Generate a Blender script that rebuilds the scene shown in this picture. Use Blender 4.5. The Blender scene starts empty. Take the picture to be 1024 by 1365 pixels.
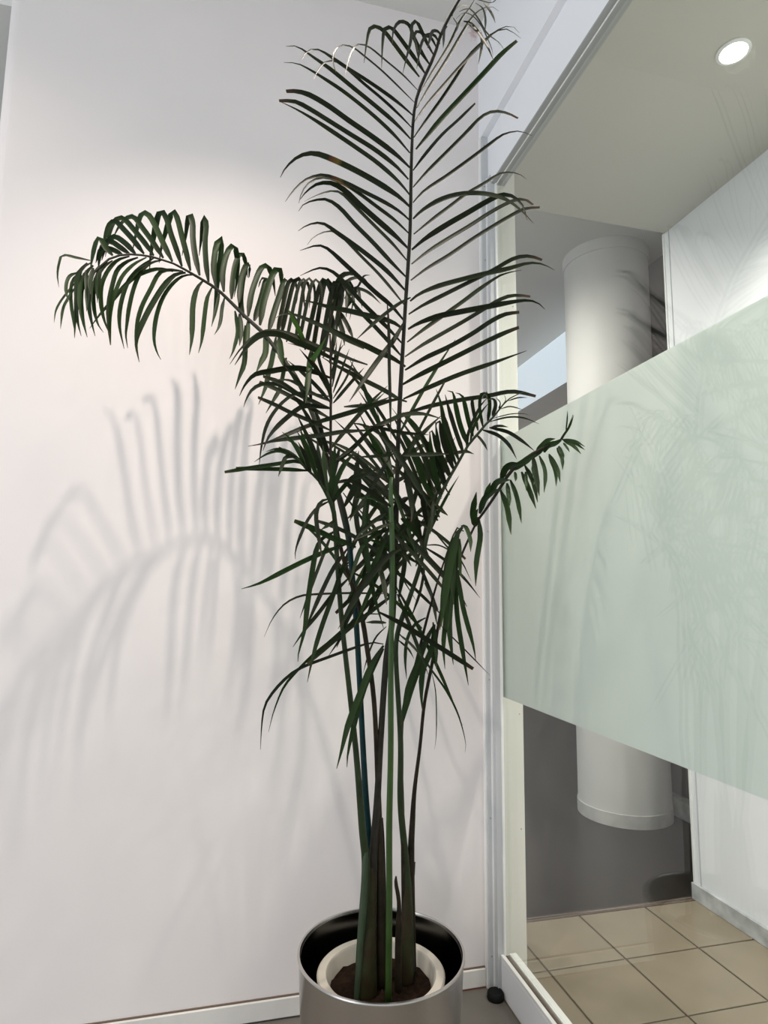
import bpy, math, random
from mathutils import Vector, Matrix
random.seed(7)
K = 1.4 / 1.5          # measurements were taken with the lens at 1.5; it stands at 1.4 m
COL = bpy.context.scene.collection
SC = bpy.context.scene

# ------------------------------------------------------------------ camera
YAW, PITCH, ROLL, FPX = math.radians(14.13), math.radians(7.29), math.radians(.68), 821.4
_f = Vector((math.sin(YAW)*math.cos(PITCH), math.cos(YAW)*math.cos(PITCH), math.sin(PITCH)))
_r0 = Vector((math.cos(YAW), -math.sin(YAW), 0)); _u0 = _r0.cross(_f)
_r = _r0*math.cos(ROLL) + _u0*math.sin(ROLL); _u = _u0*math.cos(ROLL) - _r0*math.sin(ROLL)
cam_d = bpy.data.cameras.new('camera'); cam = bpy.data.objects.new('camera', cam_d); COL.objects.link(cam)
cam_d.sensor_fit = 'HORIZONTAL'; cam_d.sensor_width = 36; cam_d.lens = 36*FPX/1024
cam_d.clip_start = .02
m3 = Matrix((_r, _u, -_f)).transposed()
cam.matrix_world = Matrix.Translation((0, 0, 1.4)) @ m3.to_4x4()
SC.camera = cam
def ray(x, y): return _f + _r*((x-512)/FPX) - _u*((y-682.5)/FPX)
def onY(x, y, Y):
    d = ray(x, y); return Vector((0, 0, 1.5)) + d*(Y/d.y)

# ------------------------------------------------------------------ world, lights, exposure
w = bpy.data.worlds.new('daylight'); SC.world = w; w.use_nodes = True
bg = w.node_tree.nodes['Background']; bg.inputs[0].default_value = (.90, .95, 1, 1); bg.inputs[1].default_value = .84
SC.view_settings.view_transform = 'Standard'; SC.view_settings.look = 'None'
SC.view_settings.gamma = 1; SC.view_settings.use_curve_mapping = False
SC.view_settings.exposure = 0.0
def spot(name, loc, tgt, watts, cone, blend, rad, col):
    l = bpy.data.lights.new(name, 'SPOT'); l.energy = watts; l.spot_size = math.radians(cone); l.spot_blend = blend
    l.shadow_soft_size = rad; l.color = col
    o = bpy.data.objects.new(name, l); COL.objects.link(o); o.location = Vector(loc)*K
    o.rotation_euler = (Vector(tgt)-Vector(loc)).to_track_quat('-Z', 'Y').to_euler()
    return o
WARM = (1, .87, .77)
spot('ceiling_spot_light', (-0.08, 1.42, 4.06), (-0.08, 1.42, 0), 190, 104, 1, .024, WARM)
spot('ceiling_spot_light', (-1.3, 1.42, 4.06), (-1.3, 1.6, 0), 45, 132, 1, .06, WARM)
spot('ceiling_spot_light', (0.25, 0.2, 4.06), (0.2, 1.3, 0), 35, 105, .9, .07, WARM)
al = bpy.data.lights.new('side_window_daylight', 'AREA'); al.shape = 'RECTANGLE'; al.size = 4.2; al.size_y = 2.6; al.energy = 72; al.color = (.84, .91, 1)
ao = bpy.data.objects.new('side_window_daylight', al); COL.objects.link(ao); ao.location = (-3.0, -.8, 1.9); ao.rotation_euler = (0, math.radians(-90), 0)

# ------------------------------------------------------------------ materials
def mat(name, col, rough=.6, metal=0, spec=.5, bump=0, bscale=60, var=0, vscale=3, vcol=None, trans=0):
    m = bpy.data.materials.new(name); m.use_nodes = True; nt = m.node_tree; b = nt.nodes['Principled BSDF']
    b.inputs['Base Color'].default_value = (*col, 1); b.inputs['Roughness'].default_value = rough
    b.inputs['Metallic'].default_value = metal; b.inputs['Specular IOR Level'].default_value = spec
    tc = nt.nodes.new('ShaderNodeTexCoord')
    if var:
        n = nt.nodes.new('ShaderNodeTexNoise'); n.inputs['Scale'].default_value = vscale; n.inputs['Detail'].default_value = 6
        nt.links.new(tc.outputs['Object'], n.inputs['Vector'])
        r = nt.nodes.new('ShaderNodeMix'); r.data_type = 'RGBA'
        c2 = vcol or tuple(c*(1-var) for c in col)
        r.inputs['A'].default_value = (*col, 1); r.inputs['B'].default_value = (*c2, 1)
        mr = nt.nodes.new('ShaderNodeMapRange'); mr.inputs['From Min'].default_value = .35; mr.inputs['From Max'].default_value = .68
        nt.links.new(n.outputs['Fac'], mr.inputs['Value']); nt.links.new(mr.outputs['Result'], r.inputs['Factor'])
        nt.links.new(r.outputs['Result'], b.inputs['Base Color'])
    if bump:
        n = nt.nodes.new('ShaderNodeTexNoise'); n.inputs['Scale'].default_value = bscale; n.inputs['Detail'].default_value = 4
        nt.links.new(tc.outputs['Object'], n.inputs['Vector'])
        bp = nt.nodes.new('ShaderNodeBump'); bp.inputs['Strength'].default_value = bump; bp.inputs['Distance'].default_value = .004
        nt.links.new(n.outputs['Fac'], bp.inputs['Height']); nt.links.new(bp.outputs['Normal'], b.inputs['Normal'])
    return m
M = {}
M['wall'] = mat('wall_paint', (.80, .75, .735), .75, bump=.08, bscale=25, var=.03, vscale=2)
M['white'] = mat('white_paint', (.88, .89, .91), .5, bump=.05, bscale=30)
M['ceil'] = mat('ceiling_paint', (.72, .71, .67), .9, bump=.1, bscale=150)
M['ceil2'] = mat('plaster_ceiling', (.56, .55, .48), .9, bump=.15, bscale=180)
M['frame'] = mat('frame_aluminium', (.56, .57, .58), .4, metal=.1)
M['rail'] = mat('rail_grey', (.36, .37, .36), .5)
M['bead'] = mat('white_bead', (.88, .88, .85), .35)
M['base'] = mat('baseboard_paint', (.74, .72, .68), .5, var=.08, vscale=9)
M['floor'] = mat('floor_grey_tile', (.16, .145, .125), .45, bump=.05, bscale=80, var=.15, vscale=5)
M['dark'] = mat('floor_dark_polished', (.036, .031, .027), .3, spec=.3, bump=.02, bscale=12, var=.35, vscale=1.5)
M['tile'] = mat('beige_tile', (.30, .25, .18), .32, bump=.05, bscale=50, var=.14, vscale=6)
M['grout'] = mat('brown_grout', (.14, .10, .075), .9)
M['marble'] = mat('grey_marble', (.66, .67, .67), .3, var=.45, vscale=11)
M['column'] = mat('column_plaster', (.80, .79, .76), .6, bump=.1, bscale=30, var=.05, vscale=5)
M['colbase'] = mat('column_base_paint', (.70, .69, .66), .45, var=.2, vscale=12)
M['brownwall'] = mat('dark_grey_wall', (.20, .185, .175), .6)
M['pil'] = mat('pilaster_paint', (.80, .79, .72), .6)
M['rubber'] = mat('black_rubber', (.006, .006, .006), .6, spec=.2)
M['steel'] = mat('brushed_steel', (.62, .59, .56), .26, metal=1)
M['steel_in'] = mat('dark_steel', (.10, .095, .09), .16, metal=1)  # inner wall: darker and glossier than the outer steel
M['pot'] = mat('cream_plastic', (.72, .67, .57), .55, var=.12, vscale=12)
M['soil'] = mat('soil', (.026, .014, .008), .95, spec=.1, bump=1, bscale=120, var=.6, vscale=60)
M['strip'] = mat('threshold_metal', (.25, .24, .22), .3, metal=.9)
M['redbrown'] = mat('red_brown_joint', (.16, .06, .035), .8)
M['screw'] = mat('screw_metal', (.35, .33, .30), .4, metal=.8)
# steel: horizontal brushing
nt = M['steel'].node_tree; b = nt.nodes['Principled BSDF']
tc = nt.nodes.new('ShaderNodeTexCoord'); mp = nt.nodes.new('ShaderNodeMapping'); mp.inputs['Scale'].default_value = (4, 4, 400)
n = nt.nodes.new('ShaderNodeTexNoise'); n.inputs['Scale'].default_value = 3
nt.links.new(tc.outputs['Object'], mp.inputs[0]); nt.links.new(mp.outputs[0], n.inputs['Vector'])
bp = nt.nodes.new('ShaderNodeBump'); bp.inputs['Strength'].default_value = .06; bp.inputs['Distance'].default_value = .002
nt.links.new(n.outputs['Fac'], bp.inputs['Height']); nt.links.new(bp.outputs['Normal'], b.inputs['Normal'])

def leafmat(name, c_base, c_mid, c_tip, spots=False, rough=.5, trans=.08):
    m = bpy.data.materials.new(name); m.use_nodes = True; nt = m.node_tree; b = nt.nodes['Principled BSDF']
    uv = nt.nodes.new('ShaderNodeUVMap'); sx = nt.nodes.new('ShaderNodeSeparateXYZ'); nt.links.new(uv.outputs[0], sx.inputs[0])
    cr = nt.nodes.new('ShaderNodeValToRGB'); e = cr.color_ramp.elements
    e[0].position = 0; e[0].color = (*c_base, 1); e[1].position = 1; e[1].color = (*c_tip, 1)
    for p, c in ((.25, c_mid), (.90, c_mid)):
        q = e.new(p); q.color = (*c, 1)
    if spots:
        for p, c in ((.52, c_mid), (.55, (.085, .065, .014)), (.60, (.075, .028, .014)), (.62, c_mid)):
            q = e.new(p); q.color = (*c, 1)
    nt.links.new(sx.outputs['Y'], cr.inputs[0])
    oi = nt.nodes.new('ShaderNodeObjectInfo'); hs = nt.nodes.new('ShaderNodeHueSaturation')
    mr = nt.nodes.new('ShaderNodeMapRange'); mr.inputs['To Min'].default_value = .7; mr.inputs['To Max'].default_value = 1.35
    nt.links.new(oi.outputs['Random'], mr.inputs['Value']); nt.links.new(mr.outputs['Result'], hs.inputs['Value'])
    nt.links.new(cr.outputs[0], hs.inputs['Color']); nt.links.new(hs.outputs[0], b.inputs['Base Color'])
    b.inputs['Roughness'].default_value = rough; b.inputs['Specular IOR Level'].default_value = .16
    tr = nt.nodes.new('ShaderNodeBsdfTranslucent'); mx = nt.nodes.new('ShaderNodeMixShader'); mx.inputs[0].default_value = trans
    hs2 = nt.nodes.new('ShaderNodeHueSaturation'); hs2.inputs['Value'].default_value = 2.2
    nt.links.new(hs.outputs[0], hs2.inputs['Color']); nt.links.new(hs2.outputs[0], tr.inputs[0])
    nt.links.new(b.outputs[0], mx.inputs[1]); nt.links.new(tr.outputs[0], mx.inputs[2])
    nt.links.new(mx.outputs[0], nt.nodes['Material Output'].inputs[0])
    return m
DK = (.020, .030, .011)
M['leaf'] = leafmat('leaf_dark_green', (.015, .017, .008), (.011, .016, .006), (.05, .03, .018))
M['leaf_s'] = leafmat('leaf_yellow_spotted', (.015, .017, .008), (.011, .016, .006), (.05, .03, .018), True)
M['leaf_g'] = leafmat('leaf_green', (.009, .014, .005), (.011, .026, .005), (.045, .045, .018), trans=.12)
M['leaf_b'] = leafmat('leaf_bright_green', (.018, .035, .009), (.035, .085, .014), (.06, .08, .02), trans=.15)
M['rachis'] = mat('rachis_grey_brown', (.030, .027, .020), .45, spec=.18, var=.4, vscale=30)
M['pet_green'] = mat('petiole_grey_green', (.030, .046, .020), .42, spec=.18, var=.35, vscale=18)
M['pet_teal'] = mat('petiole_teal', (.006, .030, .033), .45, spec=.18, var=.3, vscale=20)
M['pet_brown'] = mat('petiole_brown', (.028, .020, .011), .5, spec=.18, var=.5, vscale=25)
nt = M['pet_teal'].node_tree; b = nt.nodes['Principled BSDF']; src = b.inputs['Base Color'].links[0].from_socket
tc = nt.nodes.new('ShaderNodeTexCoord'); sx = nt.nodes.new('ShaderNodeSeparateXYZ'); nt.links.new(tc.outputs['Object'], sx.inputs[0])
mr = nt.nodes.new('ShaderNodeMapRange'); mr.inputs['From Min'].default_value = 1.16; mr.inputs['From Max'].default_value = 1.30; nt.links.new(sx.outputs['Z'], mr.inputs['Value'])
mxc = nt.nodes.new('ShaderNodeMix'); mxc.data_type = 'RGBA'; mxc.inputs['B'].default_value = (.022, .024, .015, 1)
nt.links.new(mr.outputs['Result'], mxc.inputs['Factor']); nt.links.new(src, mxc.inputs['A']); nt.links.new(mxc.outputs['Result'], b.inputs['Base Color'])
M['cane'] = mat('cane_green', (.030, .072, .010), .38, var=.25, vscale=14)
M['sheath'] = mat('sheath_dark', (.034, .038, .014), .5, spec=.18, var=.6, vscale=16, vcol=(.03, .018, .009))
M['sheath_g'] = mat('sheath_grey_green', (.055, .078, .045), .42, spec=.18, var=.3, vscale=14)

# glass: clear pane, both faces mirror by Fresnel
m = bpy.data.materials.new('clear_glass'); m.use_nodes = True; nt = m.node_tree; nt.nodes.remove(nt.nodes['Principled BSDF'])
tr = nt.nodes.new('ShaderNodeBsdfTransparent'); tr.inputs[0].default_value = (.96, .975, .965, 1)
gl = nt.nodes.new('ShaderNodeBsdfGlossy'); gl.inputs['Roughness'].default_value = .0
fr = nt.nodes.new('ShaderNodeFresnel'); ge = nt.nodes.new('ShaderNodeNewGeometry'); mx0 = nt.nodes.new('ShaderNodeMix')
mx0.inputs[2].default_value = 1.5; mx0.inputs[3].default_value = 1/1.5
nt.links.new(ge.outputs['Backfacing'], mx0.inputs[0]); nt.links.new(mx0.outputs[0], fr.inputs['IOR'])
mx = nt.nodes.new('ShaderNodeMixShader'); nt.links.new(fr.outputs[0], mx.inputs[0])
nt.links.new(tr.outputs[0], mx.inputs[1]); nt.links.new(gl.outputs[0], mx.inputs[2])
nt.links.new(mx.outputs[0], nt.nodes['Material Output'].inputs[0]); M['glass'] = m
m = bpy.data.materials.new('frosted_film'); m.use_nodes = True; nt = m.node_tree; b = nt.nodes['Principled BSDF']
b.inputs['Base Color'].default_value = (.80, .84, .80, 1); b.inputs['Roughness'].default_value = .9; b.inputs['Specular IOR Level'].default_value = .1
tl = nt.nodes.new('ShaderNodeBsdfTranslucent'); tl.inputs[0].default_value = (.73, .77, .735, 1)
mx = nt.nodes.new('ShaderNodeMixShader'); mx.inputs[0].default_value = .45
nt.links.new(b.outputs[0], mx.inputs[1]); nt.links.new(tl.outputs[0], mx.inputs[2])
nt.links.new(mx.outputs[0], nt.nodes['Material Output'].inputs[0]); M['film'] = m
def emis(name, col, s):
    m = bpy.data.materials.new(name); m.use_nodes = True; b = m.node_tree.nodes['Principled BSDF']
    b.inputs['Base Color'].default_value = (.8, .8, .8, 1); b.inputs['Emission Color'].default_value = (*col, 1); b.inputs['Emission Strength'].default_value = s
    return m
M['lens'] = emis('lamp_lens', (1, .97, .9), 14)
M['skyglass'] = emis('sky_window_glass', (.62, .74, .86), .75)

# faint reddish scuff high in the wall corner
nt = M['wall'].node_tree; b = nt.nodes['Principled BSDF']; src = b.inputs['Base Color'].links[0].from_socket
ge = nt.nodes.new('ShaderNodeNewGeometry'); mp = nt.nodes.new('ShaderNodeMapping'); mp.vector_type = 'POINT'
q = onY(631, 44, 2.40)*K; mp.inputs['Location'].default_value = (-q.x*45, -q.y*45, -q.z*22); mp.inputs['Scale'].default_value = (45, 45, 22)
ln_ = nt.nodes.new('ShaderNodeVectorMath'); ln_.operation = 'LENGTH'; nt.links.new(ge.outputs['Position'], mp.inputs[0]); nt.links.new(mp.outputs[0], ln_.inputs[0])
no = nt.nodes.new('ShaderNodeTexNoise'); no.inputs['Scale'].default_value = 70; nt.links.new(ge.outputs['Position'], no.inputs['Vector'])
ad = nt.nodes.new('ShaderNodeMath'); ad.operation = 'MULTIPLY_ADD'; ad.inputs[1].default_value = 1.6; nt.links.new(no.outputs['Fac'], ad.inputs[0]); nt.links.new(ln_.outputs['Value'], ad.inputs[2])
mr = nt.nodes.new('ShaderNodeMapRange'); mr.inputs['From Min'].default_value = 1.0; mr.inputs['From Max'].default_value = 1.7; mr.inputs['To Min'].default_value = .55; mr.inputs['To Max'].default_value = 0
nt.links.new(ad.outputs[0], mr.inputs['Value']); mxs = nt.nodes.new('ShaderNodeMix'); mxs.data_type = 'RGBA'; mxs.inputs['B'].default_value = (.42, .20, .18, 1)
nt.links.new(mr.outputs['Result'], mxs.inputs['Factor']); nt.links.new(src, mxs.inputs['A']); nt.links.new(mxs.outputs['Result'], b.inputs['Base Color'])

# ------------------------------------------------------------------ mesh helpers (coordinates in measured units, scaled by K)
def build(name, verts, faces, m, parent=None, smooth=False, uvs=None, origin=None):
    vs = [Vector(v)*K for v in verts]
    o0 = Vector(origin)*K if origin is not None else None
    if o0 is None and parent is None and vs:
        lo = [min(v[i] for v in vs) for i in range(3)]; hi = [max(v[i] for v in vs) for i in range(3)]
        o0 = Vector(((lo[0]+hi[0])/2, (lo[1]+hi[1])/2, lo[2]))
    if o0 is None: o0 = Vector((0, 0, 0))
    pl = parent.matrix_basis.translation if parent is not None else Vector((0, 0, 0))
    if parent is not None and parent.parent is not None: pl = pl + parent.parent.matrix_basis.translation
    if parent is not None: o0 = Vector(origin)*K if origin is not None else pl
    me = bpy.data.meshes.new(name); me.from_pydata([v-o0 for v in vs], [], faces); me.materials.append(m)
    if smooth:
        for p in me.polygons: p.use_smooth = True
    if uvs:
        uvl = me.uv_layers.new(name='UVMap')
        for lp in me.loops: uvl.data[lp.index].uv = uvs[lp.vertex_index]
    me.update()
    o = bpy.data.objects.new(name, me); COL.objects.link(o); o.location = o0 - pl
    if parent is not None: o.parent = parent
    return o
def boxv(x0, x1, y0, y1, z0, z1):
    return [(x0,y0,z0),(x1,y0,z0),(x1,y1,z0),(x0,y1,z0),(x0,y0,z1),(x1,y0,z1),(x1,y1,z1),(x0,y1,z1)]
BF = [(0,3,2,1),(4,5,6,7),(0,1,5,4),(1,2,6,5),(2,3,7,6),(3,0,4,7)]
def box(name, x0, x1, y0, y1, z0, z1, m, parent=None, bevel=0):
    o = build(name, boxv(x0,x1,y0,y1,z0,z1), BF, m, parent)
    if bevel:
        md = o.modifiers.new('bevel', 'BEVEL'); md.width = bevel*K; md.segments = 2
    return o
def struct(o, label=None):
    o['kind'] = 'structure'
    if label: o['label'] = label
    return o
def tag(o, label, cat, group=None):
    o['label'] = label; o['category'] = cat
    if group: o['group'] = group
    return o
def empty(name, loc):
    o = bpy.data.objects.new(name, None); COL.objects.link(o); o.location = Vector(loc)*K; o.empty_display_size = .1
    return o
def lathe(name, cx, cy, prof, m, parent=None, n=64, close=False, origin=None, cap=True):
    vs, fs = [], []
    for r, z in prof:
        for i in range(n):
            a = 2*math.pi*i/n; vs.append((cx+r*math.cos(a), cy+r*math.sin(a), z))
    k = len(prof)
    for j in range(k if close else k-1):
        j2 = (j+1) % k
        for i in range(n):
            i2 = (i+1) % n; fs.append((j*n+i, j*n+i2, j2*n+i2, j2*n+i))
    if not close and cap:
        if prof[0][0] > 1e-6: fs.append(tuple(range(n-1, -1, -1)))
        if prof[-1][0] > 1e-6: fs.append(tuple((k-1)*n+i for i in range(n)))
    o = build(name, vs, fs, m, parent, True, origin=origin)
    md = o.modifiers.new('edge', 'EDGE_SPLIT'); md.split_angle = math.radians(40)
    return o

# ------------------------------------------------------------------ main room
WY, GX = 2.40, 1.085          # back wall plane, glass plane
struct(box('floor', -3.2, 1.06, -4, WY+.01, -.10, 0, M['floor']))
struct(box('ceiling', -3.2, 1.20, -4, WY+.1, 4.11, 4.25, M['ceil']))
# back wall is a cladding with a rounded free left end
wv = []; 
prof = [(1.03, WY), (-.86, WY)] + [(-.86-.055*math.sin(a*math.pi/16), WY+.055-.055*math.cos(a*math.pi/16)) for a in range(1, 9)] + [(-.915, WY+.30), (1.03, WY+.30)]
n = len(prof)
for z in (0, 4.11): wv += [(x, y, z) for x, y in prof]
wf = [(i, (i+1) % n, n+(i+1) % n, n+i) for i in range(n)] + [tuple(range(n-1, -1, -1)), tuple(range(n, 2*n))]
struct(build('wall_back', wv, wf, M['wall']))
bb = struct(box('baseboard_back', -.905, 1.025, WY-.014, WY-.0005, .006, .068, M['base'], bevel=.002))
box('joint', -.9, 1.025, WY-.006, WY-.0003, .0685, .0725, M['grout'], bb)
box('joint', .75, 1.025, WY-.013, WY-.001, .0003, .0057, M['redbrown'], bb)
# wall over the partition
struct(box('wall_right_upper', 1.03, 1.19, -4, WY+.30, 3.545, 4.11, M['white']))

# partition
win = empty('window_1', (GX, .2, 0)); struct(win, 'glass partition with a frosted band and white frame')
box('head_panel', 1.060, 1.10, -4, WY-.03, 3.304, 3.545, M['white'], win)
box('head_rail', 1.0595, 1.125, -4, WY-.06, 3.2965, 3.304, M['rail'], win)
box('glazing_bead', 1.0805, 1.083, -4, WY-.075, 3.2915, 3.2965, M['bead'], win)
# corner post, stepped
post = box('post', 1.032, 1.098, WY-.032, WY-.0005, 0.001, 3.545, M['frame'], win)
box('post_step', 1.052, 1.082, WY-.066, WY-.032, 0.001, 3.335, M['frame'], post)
box('post_edge', 1.0265, 1.032, WY-.020, WY-.0005, 0.001, 3.545, M['bead'], post)
box('post_edge', 1.0475, 1.052, WY-.040, WY-.032, 0.001, 3.335, M['bead'], post)
box('glazing_bead', 1.075, 1.083, WY-.074, WY-.066, .14, 3.30, M['bead'], win)
for z in (.12, .62, 1.15, 1.75, 2.35, 2.95, 3.3, 3.5):
    s = lathe('screw', 1.030+.012, WY-.0335, [(.0025, 0), (.0025, .002)], M['screw'], post, 10)
    # lay the screw head flat on the post face
    for v in s.data.vertices:
        c = Vector((v.co.x, v.co.y, v.co.z))
    me = s.data; c0 = Vector(((1.042)*K, (WY-.0335)*K, 0)) - (post.parent.matrix_basis.translation)
    for v in me.vertices:
        d = v.co - c0; v.co = c0 + Vector((d.x, -d.z+.0012, d.y)) + Vector((0, 0, z*K))
kick = box('kick_plate', 1.064, 1.128, -4, WY-.066, .001, .128, M['white'], win, bevel=.003)
box('glazing_rail', 1.064, 1.0775, -4, WY-.066, .1285, .140, M['bead'], kick)
box('glazing_rail', 1.098, 1.126, -4, WY-.066, .1285, .140, M['bead'], kick)
box('gasket', 1.0780, 1.0975, -4, WY-.066, .1285, .134, M['grout'], kick)
pane = box('glass_pane', 1.083, 1.095, -4, WY-.0325, .1345, 3.30, M['glass'], win)
box('frosted_film', 1.0955, 1.0975, -4, WY-.034, 1.083, 2.137, M['film'], pane)

# ------------------------------------------------------------------ tiled passage behind the glass
TY, WX = 2.785, 2.326
fl2 = struct(box('floor_passage', 1.06, WX+.10, -4, TY, -.10, -.006, M['grout']))
xs = [1.06, 1.311, 1.668, 2.025, WX]; g = .0042
ys = [TY+.003-.3555*i for i in range(20)]
mesh_cache = {}
for i in range(4):
    for j in range(19):
        x0, x1 = xs[i]+g, xs[i+1]-g; y1, y0 = ys[j]-g, ys[j+1]+g
        if j == 0: y1 = TY-.004
        key = (i, j == 0); cx, cy = (x0+x1)/2, (y0+y1)/2
        if key not in mesh_cache:
            t = build('tile', boxv(x0,x1,y0,y1,-.006,0), BF, M['tile'], fl2, origin=(cx, cy, -.006)); mesh_cache[key] = t.data
            md = t.modifiers.new('bevel', 'BEVEL'); md.width = .0015; md.segments = 1
        else:
            t = bpy.data.objects.new('tile', mesh_cache[key]); COL.objects.link(t); t.parent = fl2
            t.location = Vector((cx, cy, -.006))*K - fl2.location
struct(box('trim_1', 1.24, WX-.003, TY-.0005, TY+.030, -.02, .0015, M['grout']), 'dark metal threshold strip between beige tiles and dark floor')
box('metal_edge', 1.24, WX-.004, TY+.008, TY+.016, .0016, .004, M['steel'], bpy.data.objects['trim_1'])
struct(box('ceiling_passage', 1.10, WX+.12, -1.2, TY, 3.533, 3.70, M['ceil2']))
struct(box('wall_right', WX, WX+.12, -1.2, TY+.006, 0, 3.533, M['white']))
struct(box('trim_2', WX-.004, WX+.124, TY+.006, TY+.018, .078, 3.533, M['bead']), 'white corner bead at the end of the passage wall')
struct(box('trim_3', WX-.0035, WX-.0005, TY-.035, TY-.031, .078, 3.53, M['frame']), 'thin joint line near the end of the passage wall')
bbr = struct(box('baseboard_right', WX-.016, WX-.0005, -1.2, TY+.02, .0005, .077, M['marble'], bevel=.002))
struct(box('wall_pilaster', 1.1285, 1.215, WY+.02, TY-.001, 0, 3.533, M['pil']))
struct(box('wall_pilaster_core', 1.0305, 1.128, WY+.0195, TY-.001, 0, 3.544, M['pil']))
for z in (.55, 1.0, 2.35, 2.78):
    s = lathe('screw', 0, 0, [(.0028, 0), (.0028, .002)], M['screw'], None, 10)
    s.rotation_euler = (math.radians(90), 0, 0); s.location = Vector((1.198, WY+.0198, z))*K
    s.parent = bpy.data.objects['wall_pilaster']; s.location -= bpy.data.objects['wall_pilaster'].location
# downlight, and added fill beams
lx, ly = None, None
d = ray(978, 68); tt = (3.533-1.5)/d.z; lx, ly = d.x*tt, d.y*tt
dl = empty('ceiling_downlight', (lx, ly, 3.53)); tag(dl, 'round glowing downlight recessed in the passage ceiling behind the glass', 'ceiling light')
lathe('trim_ring', lx, ly, [(.048, 3.532), (.048, 3.524), (.060, 3.5275), (.060, 3.532)], M['bead'], dl, 40, close=True)
lathe('lens', lx, ly, [(.0475, 3.532), (.0475, 3.5265)], M['lens'], dl, 40)
spot('downlight_and_fill_beam', (lx, ly, 3.515), (lx, ly, 0), 92, 132, .7, .05, (1, .95, .86))
spot('downlight_and_fill_beam', (lx, ly-.95, 3.515), (lx, ly-.95, 0), 92, 132, .7, .05, (1, .95, .86))  # unseen fill beam without a fixture, added to brighten the passage wall
spot('downlight_and_fill_beam', (lx, ly-1.9, 3.515), (lx, ly-1.9, 0), 92, 132, .7, .05, (1, .95, .86))  # another added fill beam, also without a fixture

# ------------------------------------------------------------------ far room
FX = 3.12
struct(box('floor_far', -2.6, FX+1.4, TY+.028, 9.2, -.10, -.001, M['dark']))
struct(box('ceiling_far', -2.6, FX+.6, TY, 9.2, 4.07, 4.2, M['ceil']))
struct(box('wall_far_back', -2.6, FX+1.4, 9.2, 9.35, 0, 4.07, M['wall']))
struct(box('wall_far_right', FX, FX+.15, TY-.5, 4.45, 0, 4.07, M['brownwall']))
struct(box('wall_far_right_beam', FX, FX+1.4, 4.451, 9.2, 2.75, 3.535, M['brownwall']))
struct(box('wall_far_right_recess', FX+1.1, FX+1.25, 4.451, 9.2, 0, 2.749, M['brownwall']))
struct(box('wall_recess', WX+.121, FX, TY-.5, TY-.4, 0, 4.07, M['brownwall']))
struct(box('baseboard_far_right', FX-.09, FX-.001, TY+.2, 4.44, .0, .115, M['marble'], bevel=.003))
w2 = empty('window_2', (FX+.05, 6.8, 3.535)); struct(w2, 'high strip window along the far wall')
box('pane', FX+.02, FX+.03, 4.45, 9.2, 3.54, 4.065, M['skyglass'], w2)
spot('far_beam', (0.7, 3.5, 3.95), (2.7, 3.9, .7), 150, 110, .8, .08, (1, .95, .88))
spot('far_beam', (1.2, 5.6, 4.05), (1.2, 5.6, 0), 60, 150, .6, .08, (1, .95, .88))
# column
CX, CY, CR = 2.727, 3.931, .305
col = empty('column', (CX, CY, 0)); tag(col, 'thick white round column standing on the dark floor behind the glass', 'column')
lathe('shaft', CX, CY, [(CR, .0), (CR, 4.069)], M['column'], col, 96)
lathe('base_band', CX, CY, [(CR+.001, .0), (CR+.006, .0), (CR+.006, .082), (CR+.001, .084)], M['colbase'], col, 96, close=True)
lathe('top_band', CX, CY, [(CR+.001, 3.985), (CR+.010, 3.985), (CR+.010, 4.069), (CR+.001, 4.069)], M['column'], col, 96, close=True)

# ------------------------------------------------------------------ door stop / foot in the corner
tag(lathe('rubber_foot', 1.034, 2.320, [(.030, .0005), (.032, .006), (.031, .020), (.027, .026), (.020, .024), (0, .023)], M['rubber'], None, 32, origin=(1.034, 2.320, 0)),
    'small round black rubber foot on the floor in the corner', 'door stop')

# ------------------------------------------------------------------ planter
PX, PY, RZ, RR = .487, 1.905, .452, .246
pl = empty('steel_planter', (PX, PY, 0)); tag(pl, 'large round brushed steel planter holding the palm', 'planter')
lathe('planter_wall', PX, PY, [(.0, .004), (RR-.035, .004), (RR-.028, .01), (RR-.004, RZ-.01), (RR, RZ-.004), (RR-.001, RZ), (RR-.007, RZ), (RR-.009, RZ-.006), (RR-.010, RZ-.03), (RR-.010, RZ-.031)], M['steel'], pl, 96, cap=False)
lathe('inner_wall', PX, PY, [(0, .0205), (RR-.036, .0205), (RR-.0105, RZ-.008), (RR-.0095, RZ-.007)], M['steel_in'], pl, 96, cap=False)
ip = empty('nursery_pot', (PX, PY, .021)); tag(ip, 'cream plastic grow pot set inside the steel planter', 'pot')
IZ = .392
lathe('pot_wall', PX, PY, [(0, .022), (.130, .022), (.178, IZ-.03), (.186, IZ-.02), (.188, IZ-.004), (.184, IZ), (.162, IZ), (.157, IZ-.006), (.120, .05), (0, .05)], M['pot'], ip, 72)
# soil with lumpy top
vs, fs = [], []; n, rings = 48, 9; SZ = .350
vs.append((PX, PY, SZ+.012))
for j in range(1, rings+1):
    for i in range(n):
        a = 2*math.pi*i/n; r = .148*j/rings
        vs.append((PX+r*math.cos(a), PY+r*math.sin(a), SZ+.012*(1-j/rings)+random.uniform(-.005, .005)))
for i in range(n): fs.append((0, 1+i, 1+(i+1) % n))
for j in range(rings-1):
    for i in range(n): fs.append((1+j*n+i, 1+(j+1)*n+i, 1+(j+1)*n+(i+1) % n, 1+j*n+(i+1) % n))
so = build('soil', vs, fs, M['soil'], None, True, origin=(PX, PY, SZ)); so['kind'] = 'stuff'; tag(so, 'dark brown potting soil around the palm stems', 'soil')

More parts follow.
